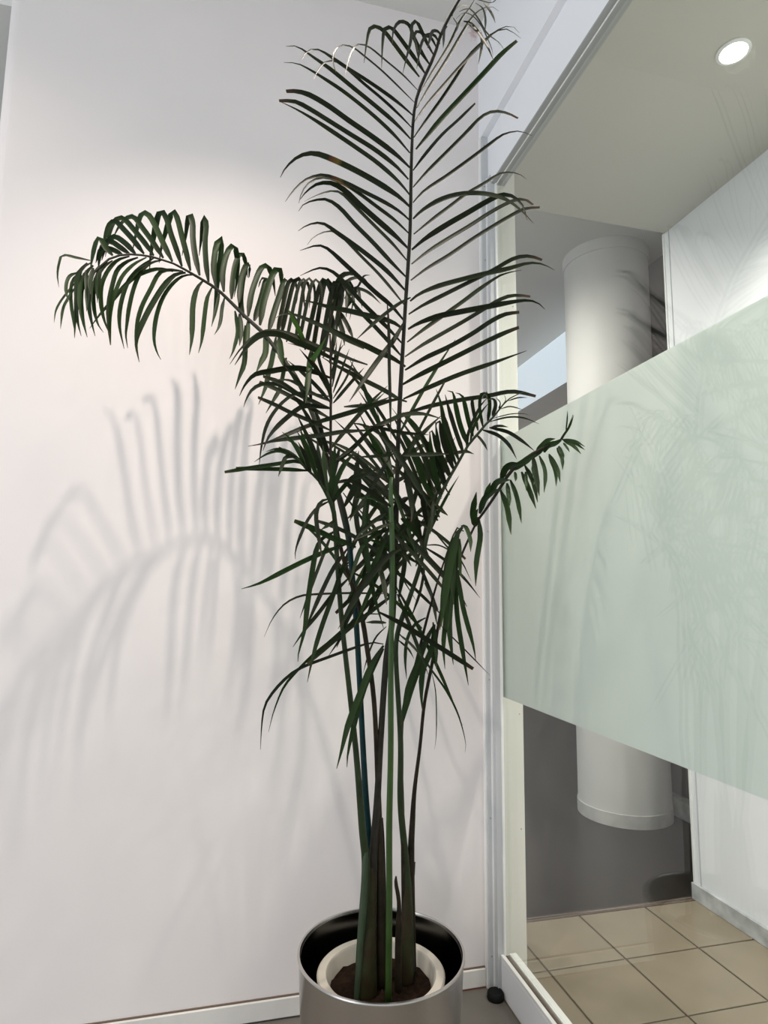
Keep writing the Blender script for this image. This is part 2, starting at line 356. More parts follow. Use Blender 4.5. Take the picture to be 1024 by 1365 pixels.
# ------------------------------------------------------------------ palm
palm = empty('potted_palm', (PX, PY, SZ)); tag(palm, 'tall multi-stemmed palm with arching dark green fronds in the planter', 'palm')
TL = dict(A=(360, 40, 5.12), B=(540, 0, 5.12), C=(360, 180, 5.12), D=(540, 120, 5.12), H=(540, 300, 5.12), E=(400, 320, 6.4), G=(440, 0, 5.12),
          I=(60, 270, 6.205), J=(180, 270, 6.205), K=(290, 340, 5.12), L=(290, 480, 5.12), F=(400, 480, 5.12), N=(560, 500, 4.655),
          M=(320, 640, 5.12), O=(480, 640, 5.12), R=(320, 800, 5.12), P=(470, 800, 5.12), Q=(420, 980, 5.69), S=(440, 1120, 6.205), X=(0, 0, 1))
def px(t, pts):
    a, b, s = TL[t]; return [(a+x/s, b+y/s) for x, y in pts]
def spline(p, n):
    """Catmull-Rom through tuples, n samples by length"""
    p = [Vector(q) for q in p]; k = len(p)
    ext = [p[0]*2-p[1]] + p + [p[-1]*2-p[-2]]
    fine = []
    for i in range(k-1):
        a, b, c, d = ext[i:i+4]
        for s in range(12):
            t = s/12
            fine.append(.5*((2*b)+(c-a)*t+(2*a-5*b+4*c-d)*t*t+(3*b-a-3*c+d)*t**3))
    fine.append(p[-1])
    L = [0]
    for i in range(1, len(fine)): L.append(L[-1]+(fine[i]-fine[i-1]).length)
    out = []; j = 0
    for i in range(n):
        s = L[-1]*i/(n-1)
        while j < len(L)-2 and L[j+1] < s: j += 1
        t = (s-L[j])/max(1e-9, L[j+1]-L[j]); out.append(fine[j].lerp(fine[j+1], min(1, max(0, t))))
    return out
def place(x, y, Y):
    """pixel at distance plane Y, kept on this side of the glass and of the wall"""
    Y = min(Y, WY-.035)
    d = ray(x, y); t = Y/d.y
    if d.x*t > 1.045: t = 1.045/d.x
    return Vector((0, 0, 1.5)) + d*t
FR = {}
def frond(name, pts, m, label=None, n=60, flat=1.0):
    """pts: (x px, y px, Y, width px) from tip to base or base to tip"""
    q = spline([Vector((a, b, c*400, d)) for a, b, c, d in pts], n)
    P = [place(v[0], v[1], v[2]/400) for v in q]
    if q[-1][1] > 1310:
        e = P[-1].copy(); e.z = SZ+.002; P = [p for p in P if p.z > SZ+.012] + [e]; q = q[:len(P)-1]+[q[-1]]; n = len(P)
    vs, fs, N = [], [], 8
    for i, p in enumerate(P):
        t = (P[min(i+1, n-1)]-P[max(i-1, 0)]).normalized()
        a = t.cross(Vector((.2, -.97, .05))).normalized(); b = a.cross(t).normalized()
        r = max(.0009, q[i][3]/2*(p.y)/FPX*1.02)
        for k in range(N):
            an = 2*math.pi*k/N; vs.append(p + a*(r*math.cos(an)) + b*(r*.8*flat*math.sin(an)))
    for i in range(n-1):
        for k in range(N): fs.append((i*N+k, i*N+(k+1) % N, (i+1)*N+(k+1) % N, (i+1)*N+k))
    fs.append(tuple(range(N-1, -1, -1))); fs.append(tuple((n-1)*N+k for k in range(N)))
    o = build(name, vs, fs, m, palm, True)
    if label: o['label'] = label
    FR[o.name] = [(v[0], v[1], v[2]/400) for v in q]
    return o
LEAVES = []
def leaf(fr, t, pts, w=6, dY=-.05, m='leaf', tilt=None, blunt=False, Y0=None, bulge=0, maxw=.2, into=False):
    p2 = px(t, pts); n = 20 if len(pts) > 6 else 13
    s = spline(p2, n)
    if Y0 is None: Y0 = min(FR[fr.name], key=lambda q: (q[0]-p2[0][0])**2+(q[1]-p2[0][1])**2)[2]
    P = [place(v.x, v.y, Y0 + dY*(i/(n-1))**1.3 + bulge*math.sin(math.pi*i/(n-1))) for i, v in enumerate(s)]
    th = random.uniform(-.75, .75) if tilt is None else tilt
    vs, fs, uv = [], [], []
    for i, p in enumerate(P):
        u = i/(n-1)
        tg = (P[min(i+1, n-1)]-P[max(i-1, 0)]).normalized()
        n0 = Vector((-.22, -.97, -.05)); side = tg.cross(n0)
        if side.length < .05: side = tg.cross(Vector((1, 0, 0)))
        side.normalize(); nn = side.cross(tg).normalized()
        th_i = th*(1-.3*u)
        sd = side*math.cos(th_i) + nn*math.sin(th_i); up = nn*math.cos(th_i) - side*math.sin(th_i)
        f = min(1, .35+u/maxw*.65) if u < maxw else 1.0
        tip0 = .85 if blunt else .66
        if u > tip0: f *= (1-(u-tip0)/(1-tip0)*(.35 if blunt else .90))
        hw = w*1.18*f/2*p.y/FPX/max(.55, math.cos(th_i))
        vs += [p-sd*hw+up*hw*.28, p-up*hw*.10, p+sd*hw+up*hw*.28]; uv += [(0, u), (.5, u), (1, u)]
    for i in range(n-1):
        a = 3*i; fs += [(a, a+1, a+4, a+3), (a+1, a+2, a+5, a+4)]
    ln = sum((P[i+1]-P[i]).length for i in range(n-1))
    LEAVES.append((ln*w*(0 if into else 1), fr, m, vs, fs, uv))

# --- the tall upright frond
def f1Y(y):
    t = [(-60, 1.22), (0, 1.33), (43, 1.38), (117, 1.46), (200, 1.56), (300, 1.68), (400, 1.78), (500, 1.85), (620, 1.89), (900, 1.89), (1320, 1.88)]
    for (a, b), (c, d) in zip(t, t[1:]):
        if y <= c: return b+(d-b)*max(0, y-a)/(c-a)
    return 1.88
f1 = frond('frond', [(x, y, f1Y(y) - e, w_) for x, y, w_, e in [(690, -30, 1.2, .12), (668, -48, 1.6, .06), (640, -38, 2, 0), (612, 0, 4, 0), (589, 43, 5, 0), (579, 74, 5, 0), (560, 117, 5, 0), (552, 150, 5, 0), (549, 200, 5, 0),
    (548, 240, 5.5, 0), (547, 300, 5.5, 0), (545, 340, 6, 0), (541, 400, 6, 0), (538, 450, 6, 0), (535, 500, 7, 0), (532, 560, 7, 0), (530, 620, 7, 0), (528, 700, 8, 0), (526, 770, 8, 0), (523, 830, 9, 0),
    (515, 878, 9, 0), (507, 995, 9, 0), (503, 1068, 10, 0), (498, 1138, 12, 0), (496, 1200, 14, 0), (494, 1318, 17, 0)]], M['rachis'], 'tall upright frond reaching past the top of the picture', 80)
LW = dict(w=5.6, dY=-.04)
A1 = [([(1010,415),(905,310),(780,205),(690,130),(635,103),(590,105),(560,150),(535,220),(513,305)], 5),
 ([(990,500),(880,395),(760,280),(640,180),(560,120),(490,105),(445,140),(430,210),(450,290)], 5),
 ([(975,585),(900,520),(780,430),(640,335),(520,260),(420,190),(340,140),(280,135),(240,160),(217,203)], 6.5),
 ([(965,665),(880,580),(760,470),(640,370),(540,280),(470,225),(400,213),(360,235),(320,290),(295,340)], 5.5),
 ([(960,745),(860,640),(720,520),(560,390),(420,275),(300,190),(200,120),(150,108),(110,112)], 5.5),
 ([(955,840),(850,720),(700,580),(520,435),(380,340),(260,265),(180,228),(95,222)], 5)]
for p, ww in A1: leaf(f1, 'A', p, ww, -.06)
leaf(f1, 'A', [(955,940),(860,850),(700,730),(540,620),(400,520),(270,445),(180,420),(110,420)], 6, -.04, blunt=True)
leaf(f1, 'A', [(945,1020),(860,930),(720,820),(560,720),(400,620),(270,540),(170,490),(62,485)], 5.5, -.03, blunt=True)
leaf(f1, 'C', [(955,410),(880,320),(740,195),(600,95),(460,0),(300,-105),(180,-175),(65,-230)], 5, .0)
for i, (p, ww) in enumerate([([(955,490),(880,420),(760,340),(620,260),(480,190),(360,140),(280,125),(190,150),(110,220),(70,290)], 6),
 ([(955,585),(880,520),(760,450),(640,390),(520,330),(400,285),(330,280),(240,310),(160,380),(105,455)], 6),
 ([(950,675),(860,590),(740,500),(620,410),(520,345),(420,300),(340,295),(260,335),(215,400),(197,465)], 5.5),
 ([(945,775),(860,690),(740,585),(620,480),(520,385),(440,335),(370,325),(300,345),(235,400),(205,440)], 5.5),
 ([(940,865),(840,750),(720,630),(600,510),(500,410),(440,385),(370,395),(290,425),(235,455)], 5.5),
 ([(935,975),(830,870),(700,730),(580,610),(480,500),(400,445),(340,440),(270,455),(215,485),(195,520)], 5),
 ([(930,1068),(800,930),(680,830),(560,740),(460,670),(380,612),(320,600),(250,618),(192,655)], 5.5),
 ([(925,1172),(800,1020),(720,930),(620,830),(530,735),(470,680),(410,658),(340,675),(285,710),(255,750)], 5)]):
    leaf(f1, 'C', p, ww, -.05, 'leaf_s' if i < 3 else 'leaf')
for p, ww in [([(890,690),(780,560),(650,450),(520,330),(400,220),(270,100),(200,55),(130,48),(0,90)], 5),
 ([(870,880),(760,760),(640,640),(520,520),(440,430),(330,310),(260,260),(190,238),(120,250),(0,305)], 4.5),
 ([(865,990),(760,870),(640,740),(560,660),(480,570),(400,450),(360,380)], 5),
 ([(880,770),(820,715),(700,670),(560,640),(420,605),(280,580),(140,540),(20,510)], 6),
 ([(900,1080),(780,1000),(680,960),(560,900),(440,850),(330,800),(200,740),(80,690),(0,650)], 6.5),
 ([(890,700),(800,860),(690,1000),(560,1180),(420,1380)], 7),
 ([(945,490),(850,540),(740,620),(620,720),(480,850)], 4.5),
 ([(745,550),(755,700),(760,900),(762,1100),(770,1400),(775,1700)], 4)]:
    leaf(f1, 'E', p, ww, -.05)
for p, ww in [([(610,525),(520,410),(430,290),(370,215),(310,182),(270,200),(250,290),(232,430)], 4.5),
 ([(655,510),(580,400),(500,290),(430,200),(400,188),(370,205),(358,300),(352,465)], 4.5),
 ([(680,440),(620,350),(570,250),(545,180),(500,150),(460,160),(430,220),(425,310)], 4.5),
 ([(710,380),(660,290),(620,200),(590,150),(560,165),(550,280),(520,400),(497,500)], 4),
 ([(730,330),(690,260),(640,240),(600,215),(575,240),(590,330),(610,420),(640,470)], 3.5),
 ([(750,300),(715,245),(670,235),(630,280),(605,380),(592,470)], 3.5),
 ([(760,260),(740,220),(700,215),(680,270),(665,330)], 4), ([(800,180),(780,200),(775,260),(772,330)], 3.5),
 ([(840,120),(850,140),(868,170),(865,215)], 3.5)]:
    leaf(f1, 'G', p, ww, -.10, tilt=.5)
for p, ww in [([(100,640),(190,490),(300,310),(380,140),(440,60),(480,-10),(520,-60)], 4),
 ([(80,740),(170,590),(290,400),(400,210),(470,105),(540,55),(600,48),(640,75)], 4.5),
 ([(65,835),(130,740),(250,600),(400,430),(520,310),(600,230),(680,185),(740,185),(780,225)], 5),
 ([(60,940),(130,840),(240,690),(360,510),(440,380),(540,280),(620,215),(700,200),(750,230),(790,262)], 4.5),
 ([(350,130),(400,90),(460,110),(520,180),(560,260),(590,330),(600,380)], 3), ([(370,80),(440,60),(500,130),(560,230),(640,290),(680,345)], 3),
 ([(480,20),(530,60),(548,130),(545,230)], 3.2), ([(540,20),(570,60),(600,110),(617,158)], 3),
 ([(400,145),(450,160),(500,220),(560,310),(605,415)], 3), ([(500,190),(525,260),(520,350),(500,440)], 3.4), ([(420,150),(460,190),(510,240)], 3),
 ([(320,110),(350,60),(400,40),(440,50)], 4), ([(370,0),(430,-20),(500,0),(590,20),(640,-20)], 4.5)]:
    leaf(f1, 'B', p, ww, -.12)
leaf(f1, 'B', [(75,1020),(150,930),(260,800),(400,650),(540,500),(660,370),(765,280)], 7, -.10, 'leaf_g', tilt=.1, blunt=True, maxw=.2)
for p, ww, bl in [([(55,550),(130,450),(250,310),(370,200),(480,92)], 4.5, 1), ([(55,665),(140,570),(260,450),(400,310),(500,205),(570,158),(640,148),(710,165),(770,195)], 5, 1),
 ([(55,770),(130,690),(280,590),(440,475),(560,385),(660,310),(740,285),(800,285),(865,312)], 5, 0), ([(60,985),(180,890),(300,800),(420,710),(540,640),(640,575),(710,562),(780,575),(830,610)], 5, 0),
 ([(55,880),(120,820),(230,755),(340,718),(460,705),(580,715),(690,750),(790,820),(875,908)], 6.5, 0), ([(45,1090),(140,1010),(280,920),(420,840),(540,770),(640,720),(700,715),(760,740),(810,800),(832,890)], 5.5, 0),
 ([(45,1190),(150,1110),(290,1020),(440,930),(580,840),(700,775),(780,748),(830,755),(872,785)], 6, 1), ([(40,1300),(150,1220),(300,1130),(460,1020),(620,920),(740,850),(820,812),(920,803)], 5.5, 1)]:
    leaf(f1, 'D', p, ww, -.17, blunt=bool(bl))
for p, ww, bl in [([(35,520),(100,470),(220,420),(380,375),(540,335),(700,300),(820,265),(900,260),(970,280),(1024,310)], 6.5, 0), ([(25,610),(120,550),(280,470),(440,390),(600,310),(720,240),(800,215),(870,218),(935,240)], 5.5, 1),
 ([(15,800),(120,720),(260,620),(400,520),(520,430),(640,350),(720,322),(795,308)], 5.5, 0), ([(20,710),(100,665),(230,620),(380,590),(540,560),(700,530),(800,515),(870,518),(920,540),(955,575)], 6, 0),
 ([(0,900),(120,820),(260,740),(400,660),(540,575),(640,515),(720,485),(790,483),(855,490)], 5.5, 1), ([(0,990),(130,910),(300,830),(460,740),(580,660),(680,610),(780,595)], 5.5, 1),
 ([(-30,1095),(90,1025),(240,950),(420,860),(560,790),(680,735),(778,698)], 5.5, 1), ([(-12,1187),(180,1100),(370,1020),(560,955),(700,905),(830,858)], 5.5, 0)]:
    leaf(f1, 'H', p, ww, -.10, blunt=bool(bl))

# --- the frond arching to the left
f2 = frond('frond', [(108, 392, 1.93, 1.5), (122, 368, 1.94, 2), (137, 352, 1.95, 2.5), (150, 343, 1.96, 3), (170, 339, 1.97, 3), (196, 341, 1.99, 3), (215, 346, 2.01, 3), (233, 352, 2.02, 3), (251, 362, 2.035, 3.5), (270, 373, 2.05, 4), (290, 386, 2.06, 4.5), (309, 404, 2.065, 5),
    (330, 425, 2.06, 5.5), (352, 445, 2.05, 6), (374, 474, 2.03, 6), (394, 502, 2.0, 7), (412, 540, 1.97, 7), (428, 585, 1.94, 7), (441, 630, 1.92, 8), (455, 672, 1.92, 9), (464, 712, 1.92, 9),
    (468, 749, 1.92, 8), (474, 816, 1.92, 8), (478, 880, 1.92, 8), (484, 995, 1.92, 8), (488, 1068, 1.92, 9), (492, 1121, 1.92, 10), (496, 1200, 1.92, 12), (498, 1315, 1.92, 14)], M['pet_teal'], 'long frond arching out to the left with drooping leaflets', 80)
UG = dict(m='leaf_g')
for t, p, ww in [('J', [(610,660),(590,500),(582,330),(592,200),(575,125),(562,180),(545,330),(530,440)], 6.5),
 ('J', [(535,605),(500,450),(480,300),(478,180),(455,95),(440,140),(420,280),(390,440)], 6.5),
 ('J', [(460,565),(430,430),(390,280),(355,140),(320,75),(290,130),(260,230),(220,370),(200,500)], 6.5),
 ('J', [(390,530),(350,400),(300,260),(270,150),(225,75),(190,120),(160,260),(130,440),(120,560)], 6.5),
 ('J', [(310,490),(250,370),(190,240),(140,140),(90,88),(45,120),(10,260),(-20,400)], 6.5),
 ('I', [(979,460),(894,330),(814,220),(744,130),(690,125),(620,190),(560,300)], 6), ('I', [(900,440),(830,340),(740,230),(670,150),(620,130),(560,180),(520,330),(500,450)], 6),
 ('I', [(820,425),(740,320),(650,220),(590,160),(540,180),(500,280),(480,420)], 6), ('I', [(750,425),(680,350),(600,290),(560,290),(510,340),(470,480)], 6),
 ('I', [(700,425),(620,370),(560,330),(500,330),(460,420),(440,560)], 6), ('I', [(640,430),(580,400),(520,380),(460,400),(420,500)], 5.5), ('I', [(560,440),(500,370),(460,300),(430,320),(400,430),(375,560)], 6),
 ('J', [(670,700),(650,560),(665,400),(690,310),(715,305),(715,420),(700,520),(680,700),(660,880),(635,1025)], 6.5),
 ('J', [(735,740),(725,600),(750,460),(790,370),(825,370),(845,440),(850,520),(845,640),(820,780)], 6.5),
 ('J', [(800,800),(810,640),(830,520),(865,430),(895,440),(920,520),(930,620)], 6.5), ('J', [(860,830),(880,640),(910,540),(935,505),(950,540),(940,625)], 6.5),
 ('K', [(210,420),(230,280),(260,180),(300,90),(340,80),(375,150),(395,280)], 7), ('K', [(250,450),(290,330),(320,220),(330,160),(300,165),(280,220)], 7),
 ('K', [(290,480),(310,350),(340,240),(370,150),(400,100),(430,110),(440,200),(440,300)], 7), ('K', [(350,520),(390,380),(430,260),(450,180),(475,165),(470,230)], 7),
 ('K', [(180,430),(160,330),(170,200),(190,100),(215,60),(218,150)], 6.5)]:
    leaf(f2, t, p, ww, .13 if t != 'I' else .02, 'leaf_g', tilt=random.uniform(-.3, .3), maxw=.12)
# upright leaflets of its lower half, leaning right and folding over
for i in range(10):
    s = i/9; j = lambda v: random.uniform(-v, v)
    bx, by = 400+370*s+j(12), 540+200*s+j(20); tx, ty = 495+370*s+j(14), 172+15*s+j(10)
    leaf(f2, 'K', [(bx, by), (bx+(tx-bx)*.35, by+(ty-by)*.4), (bx+(tx-bx)*.75, by+(ty-by)*.82), (tx, ty+6), (tx+30, ty), (tx+52, ty+45), (tx+58+j(12), ty+110), (tx+50+j(20), ty+190+70*s+j(40))], 4.8, random.uniform(-.04, .10), 'leaf', tilt=random.choice((-1, 1))*random.uniform(.45, .9), maxw=.12)
for p, ww in [([(250,600),(300,420),(350,310),(430,285),(470,300),(520,360)], 6), ([(330,480),(400,360),(470,325),(540,330),(590,380)], 5), ([(380,500),(440,420),(520,420),(600,460),(690,545)], 4), ([(470,400),(500,390),(545,310),(600,300)], 3),
 ([(250,620),(290,480),(360,370),(420,380),(400,520),(395,660)], 6), ([(300,600),(340,420),(390,400),(420,480),(390,600)], 6), ([(280,560),(320,380),(380,370),(430,420),(460,520),(475,610)], 5), ([(330,600),(380,680),(430,780),(460,860)], 5),
 ([(380,600),(460,480),(490,400),(510,480),(530,580)], 4), ([(260,600),(270,700),(290,800),(300,900)], 7), ([(320,600),(340,700),(370,800),(380,900)], 6)]:
    leaf(f2, 'E', p, ww, -.06)
for t, p, ww in [('J', [(480,600),(400,610),(310,680),(230,800),(180,950),(160,1120),(180,1230),(215,1300)], 6), ('J', [(420,580),(330,600),(240,690),(150,830),(80,960),(30,1080),(10,1180),(35,1320)], 6),
 ('J', [(400,570),(280,560),(200,590),(130,720),(60,860),(20,1000),(5,1150),(20,1250)], 5.5), ('J', [(560,650),(510,720),(480,850),(475,1000),(470,1130),(450,1260)], 6), ('J', [(640,700),(600,790),(580,920),(565,1060),(550,1160),(525,1245)], 5.5),
 ('J', [(700,740),(680,850),(660,930),(632,1028)], 4), ('J', [(740,790),(720,880),(710,970),(690,1040),(655,1095)], 4),
 ('I', [(960,480),(880,500),(800,570),(740,700),(700,860),(680,1000),(670,1100),(685,1205)], 5), ('I', [(900,460),(800,530),(700,640),(650,760),(620,900),(620,1040),(655,1210)], 5), ('I', [(840,455),(740,510),(650,600),(600,700),(560,820),(540,960),(545,1180)], 5),
 ('I', [(770,455),(680,490),(600,560),(560,680),(530,830),(525,1000),(540,1180)], 5), ('I', [(700,445),(600,480),(520,570),(470,690),(465,830),(490,970),(540,1100)], 5), ('I', [(1060,570),(980,550),(880,560),(760,610),(660,690),(560,810),(460,920),(370,1040)], 4.5),
 ('I', [(560,480),(480,540),(420,640),(400,760),(410,900),(440,1010),(485,1075)], 4.5), ('I', [(450,520),(390,620),(370,760),(370,880),(390,1000),(415,1105)], 5), ('I', [(400,520),(330,600),(300,740),(300,880),(320,1000),(350,1115)], 5),
 ('I', [(380,500),(300,560),(270,700),(260,860),(275,1000),(300,1105)], 5), ('I', [(350,500),(280,580),(260,700),(265,830),(250,980),(245,1120)], 5), ('I', [(300,560),(230,650),(215,760),(225,900),(243,1060)], 4),
 ('I', [(260,650),(190,740),(130,820),(90,900),(75,995)], 3), ('I', [(250,700),(200,780),(150,880),(128,1045)], 3), ('I', [(270,580),(210,605),(180,660),(175,740),(195,820)], 3.5), ('I', [(375,480),(270,460),(150,438),(120,500),(105,600),(115,700)], 3.5),
 ('I', [(440,540),(430,680),(435,820)], 4), ('I', [(400,540),(375,660),(380,760)], 5), ('I', [(520,480),(460,560),(445,700),(432,830)], 4), ('I', [(340,560),(350,700),(350,800),(345,900)], 5), ('I', [(300,600),(290,720),(285,840),(295,920)], 5),
 ('K', [(120,380),(140,520),(110,650),(80,710)], 5), ('K', [(190,480),(185,720),(150,830),(120,915)], 5.5), ('K', [(150,400),(160,520),(150,620)], 5.5), ('K', [(330,520),(330,660),(300,730),(262,805)], 7), ('K', [(400,560),(370,730),(350,800),(330,900),(280,1020)], 6),
 ('K', [(470,700),(430,900),(390,980),(330,1080)], 5), ('K', [(210,440),(205,560),(195,660)], 5), ('K', [(420,560),(430,640),(440,720),(450,760)], 8)]:
    leaf(f2, t, p, ww, -.05, 'leaf_g', tilt=random.uniform(-.4, .4))

# --- the slim upright frond left of centre
f4 = frond('frond', [(440, 445, 1.80, 2.5), (441, 480, 1.80, 3), (441, 520, 1.80, 3.5), (441, 560, 1.80, 4), (441, 610, 1.81, 4), (445, 680, 1.83, 5), (458, 745, 1.84, 6), (480, 812, 1.86, 7), (490, 868, 1.87, 7), (498, 927, 1.88, 7), (502, 995, 1.885, 7), (506, 1110, 1.89, 9), (508, 1200, 1.89, 12), (509, 1318, 1.89, 15)], M['pet_brown'], 'slim upright frond left of the centre', 60)
for t, p, ww in [('K', [(785,900),(810,760),(850,570)], 3), ('K', [(790,940),(850,780),(900,640)], 3), ('K', [(790,980),(880,840),(935,700)], 3), ('K', [(790,1010),(900,880),(1000,770)], 3.5), ('K', [(780,850),(800,700),(815,580)], 2.5), ('K', [(778,800),(830,660),(870,600)], 2.5),
 ('K', [(775,960),(720,850),(660,760),(560,640)], 4), ('K', [(775,1010),(700,920),(600,820),(480,720)], 4.5), ('K', [(775,920),(720,800),(690,700),(680,600)], 4), ('K', [(1024,750),(900,710),(780,660),(660,620),(560,570),(440,530),(330,525),(250,560),(160,640),(85,745)], 6.5),
 ('K', [(780,700),(660,640),(560,600),(440,545),(340,535),(270,560),(190,640),(118,750)], 6), ('K', [(1000,640),(880,580),(760,510),(640,455),(520,408),(440,405),(400,430)], 6), ('K', [(1020,860),(900,770),(760,700),(620,640),(480,600)], 5),
 ('L', [(770,120),(600,60),(480,55),(360,75),(260,95),(200,150),(165,210),(150,245)], 5.5), ('L', [(770,330),(690,300),(560,240),(440,160),(310,112)], 5.5), ('L', [(770,400),(620,320),(500,250),(400,200),(285,150)], 5.5), ('L', [(560,250),(420,170),(310,165),(240,200),(200,260),(178,322)], 4.5),
 ('L', [(770,480),(640,420),(500,360),(400,310),(275,255)], 5), ('L', [(770,250),(560,230),(460,280),(380,370),(330,470),(300,600),(285,720)], 5), ('L', [(770,330),(600,310),(500,370),(400,460),(340,540),(310,620)], 5),
 ('L', [(1024,330),(880,370),(740,410),(600,460),(480,510),(340,565),(208,588)], 6), ('L', [(1024,480),(860,490),(700,515),(520,535),(380,555),(250,580)], 5.5), ('L', [(775,700),(700,560),(640,430),(560,300),(500,260)], 5), ('L', [(770,650),(720,520),(690,400),(640,300)], 5),
 ('L', [(780,300),(760,200),(700,100),(640,0)], 5), ('K', [(770,1000),(640,940),(500,860),(380,850)], 4.5), ('K', [(640,1000),(620,880),(630,760),(680,660),(740,560)], 6), ('K', [(600,1020),(580,920),(520,830),(460,760)], 6), ('K', [(610,640),(560,520),(520,420),(485,375)], 5)]:
    leaf(f4, t, p, ww, random.uniform(-.14, .06), 'leaf', blunt=(t == 'L' and p[-1][0] > 270 and p[-1][1] < 260))
leaf(f4, 'K', [(600, 960), (615, 860), (640, 740), (700, 640), (740, 560)], 6, -.08, 'leaf_b', tilt=.1)
leaf(f4, 'K', [(590, 600), (550, 500), (510, 430), (482, 372)], 5, -.1, 'leaf_b', tilt=.1)
leaf(f4, 'K', [(640, 640), (625, 760), (620, 880), (600, 1010)], 6, -.12, 'leaf_g', tilt=.1)

# --- low frond on the left
f7 = frond('frond', [(372, 596, 1.62, 1.5), (392, 606, 1.66, 2), (407, 624, 1.68, 3), (423, 638, 1.70, 4), (434, 656, 1.72, 5), (442, 672, 1.74, 7), (446, 690, 1.76, 7), (449, 738, 1.79, 7), (453, 796, 1.80, 7), (458, 850, 1.81, 7), (474, 995, 1.84, 8), (483, 1103, 1.86, 10), (488, 1156, 1.87, 12), (484, 1240, 1.87, 15), (480, 1318, 1.87, 16)], M['pet_green'], 'low frond on the left with stiff spreading leaflets', 60)
for p, ww in [([(620,755),(480,745),(330,742),(125,738)], 4.5), ([(600,735),(540,690),(400,710),(260,730),(48,765)], 4.5), ([(600,730),(560,690),(500,650),(420,622),(340,640),(250,695)], 3.5), ([(600,730),(550,670),(480,620),(400,605),(330,625)], 3), ([(540,660),(470,660),(440,720),(415,795)], 4),
 ([(640,780),(600,650),(550,560)], 5), ([(680,820),(650,680),(590,540),(560,450)], 5), ([(720,870),(700,700),(680,540)], 6), ([(750,930),(730,780),(720,580)], 6), ([(770,960),(780,800),(805,560)], 6), ([(610,750),(560,640),(500,540),(440,490)], 4), ([(620,760),(590,660),(510,560),(430,545)], 4),
 ([(700,850),(640,700),(600,600),(540,480)], 5), ([(740,900),(690,720),(650,600),(580,450),(540,370)], 6), ([(780,980),(800,860),(860,720),(950,620)], 6), ([(780,980),(830,900),(920,800),(1010,740)], 5)]:
    leaf(f7, 'L', p, ww, random.uniform(-.12, .05), random.choice(['leaf', 'leaf_g']), blunt=p[-1][0] < 130)
for t, p, ww in [('M', [(620,140),(530,190),(460,280),(410,390),(380,480),(378,540)], 4), ('M', [(790,460),(760,440),(640,400),(520,340),(370,278)], 6.5), ('M', [(720,440),(600,480),(440,550),(280,630),(130,705),(10,742)], 5.5), ('M', [(600,130),(550,150),(520,230),(530,350),(560,530)], 5),
 ('M', [(650,350),(560,400),(520,480),(490,640),(460,850),(440,1024),(400,1180),(395,1240)], 6), ('M', [(740,460),(640,600),(560,760),(480,940),(440,1040)], 5), ('M', [(750,660),(640,770),(540,900),(450,1010),(360,1140)], 4.5), ('M', [(740,580),(690,640),(640,780),(560,1000),(500,1200),(460,1380)], 5.5),
 ('M', [(660,270),(600,310),(550,340)], 4), ('M', [(1000,775),(850,772),(700,772),(500,780),(400,795),(300,850),(220,950),(165,1070)], 2.4)]:
    leaf(f7, t, p, ww, random.uniform(-.12, -.02), 'leaf_g' if ww > 5.2 else 'leaf', blunt=(ww == 6.5))

# --- right of centre
f5 = frond('frond', [(700, 522, 1.74, 1.2), (685, 528, 1.76, 1.6), (676, 534, 1.77, 2), (667, 544, 1.78, 2.5), (659, 555, 1.79, 3), (650, 563, 1.80, 3.5), (640, 575, 1.80, 4), (624, 594, 1.81, 4), (609, 620, 1.82, 4.5), (594, 646, 1.83, 5), (581, 675, 1.84, 5.5), (572, 704, 1.84, 6), (560, 755, 1.85, 6.5), (545, 800, 1.86, 7), (531, 840, 1.87, 7.5), (528, 878, 1.88, 7), (534, 985, 1.90, 8), (534, 1068, 1.91, 9), (540, 1138, 1.92, 10), (544, 1200, 1.92, 13), (546, 1315, 1.92, 16)], M['pet_green'], 'frond right of the centre with folded-over leaflets', 70)
for p, ww in [([(390,325),(370,220),(372,140),(385,112),(410,115),(418,150)], 4.5), ([(420,290),(432,200),(425,130),(400,115),(378,160)], 4.5), ([(450,255),(468,190),(455,150),(425,150)], 4.5), ([(360,345),(335,250),(322,170),(328,150),(380,120)], 5), ([(330,380),(300,280),(275,170),(258,125),(220,110)], 5.5),
 ([(300,440),(250,310),(220,180),(205,110),(170,97)], 6), ([(270,490),(220,350),(180,220),(155,120)], 6), ([(240,530),(190,400),(150,270),(120,180)], 6), ([(225,560),(170,400),(130,180),(100,88)], 5.5), ([(210,590),(150,430),(125,300),(105,285),(98,330)], 6.5),
 ([(190,640),(120,480),(75,350),(55,360)], 7), ([(165,690),(90,520),(20,390),(-20,340)], 7), ([(140,740),(60,600),(0,450),(-40,360)], 7), ([(110,790),(40,700),(-20,560),(-60,470)], 6.5), ([(130,760),(90,600),(70,480),(60,350)], 7), ([(160,700),(120,560),(110,420),(95,290)], 6.5),
 ([(290,470),(300,360),(370,200),(420,140)], 4), ([(310,420),(330,330),(380,230),(430,170)], 3.5), ([(490,210),(495,170),(470,140)], 2.6), ([(520,180),(530,150),(520,120)], 2.6)]:
    leaf(f5, 'N', p, ww, -.08, random.choice(['leaf', 'leaf', 'leaf_g']), tilt=random.uniform(-.4, .4), maxw=.15)
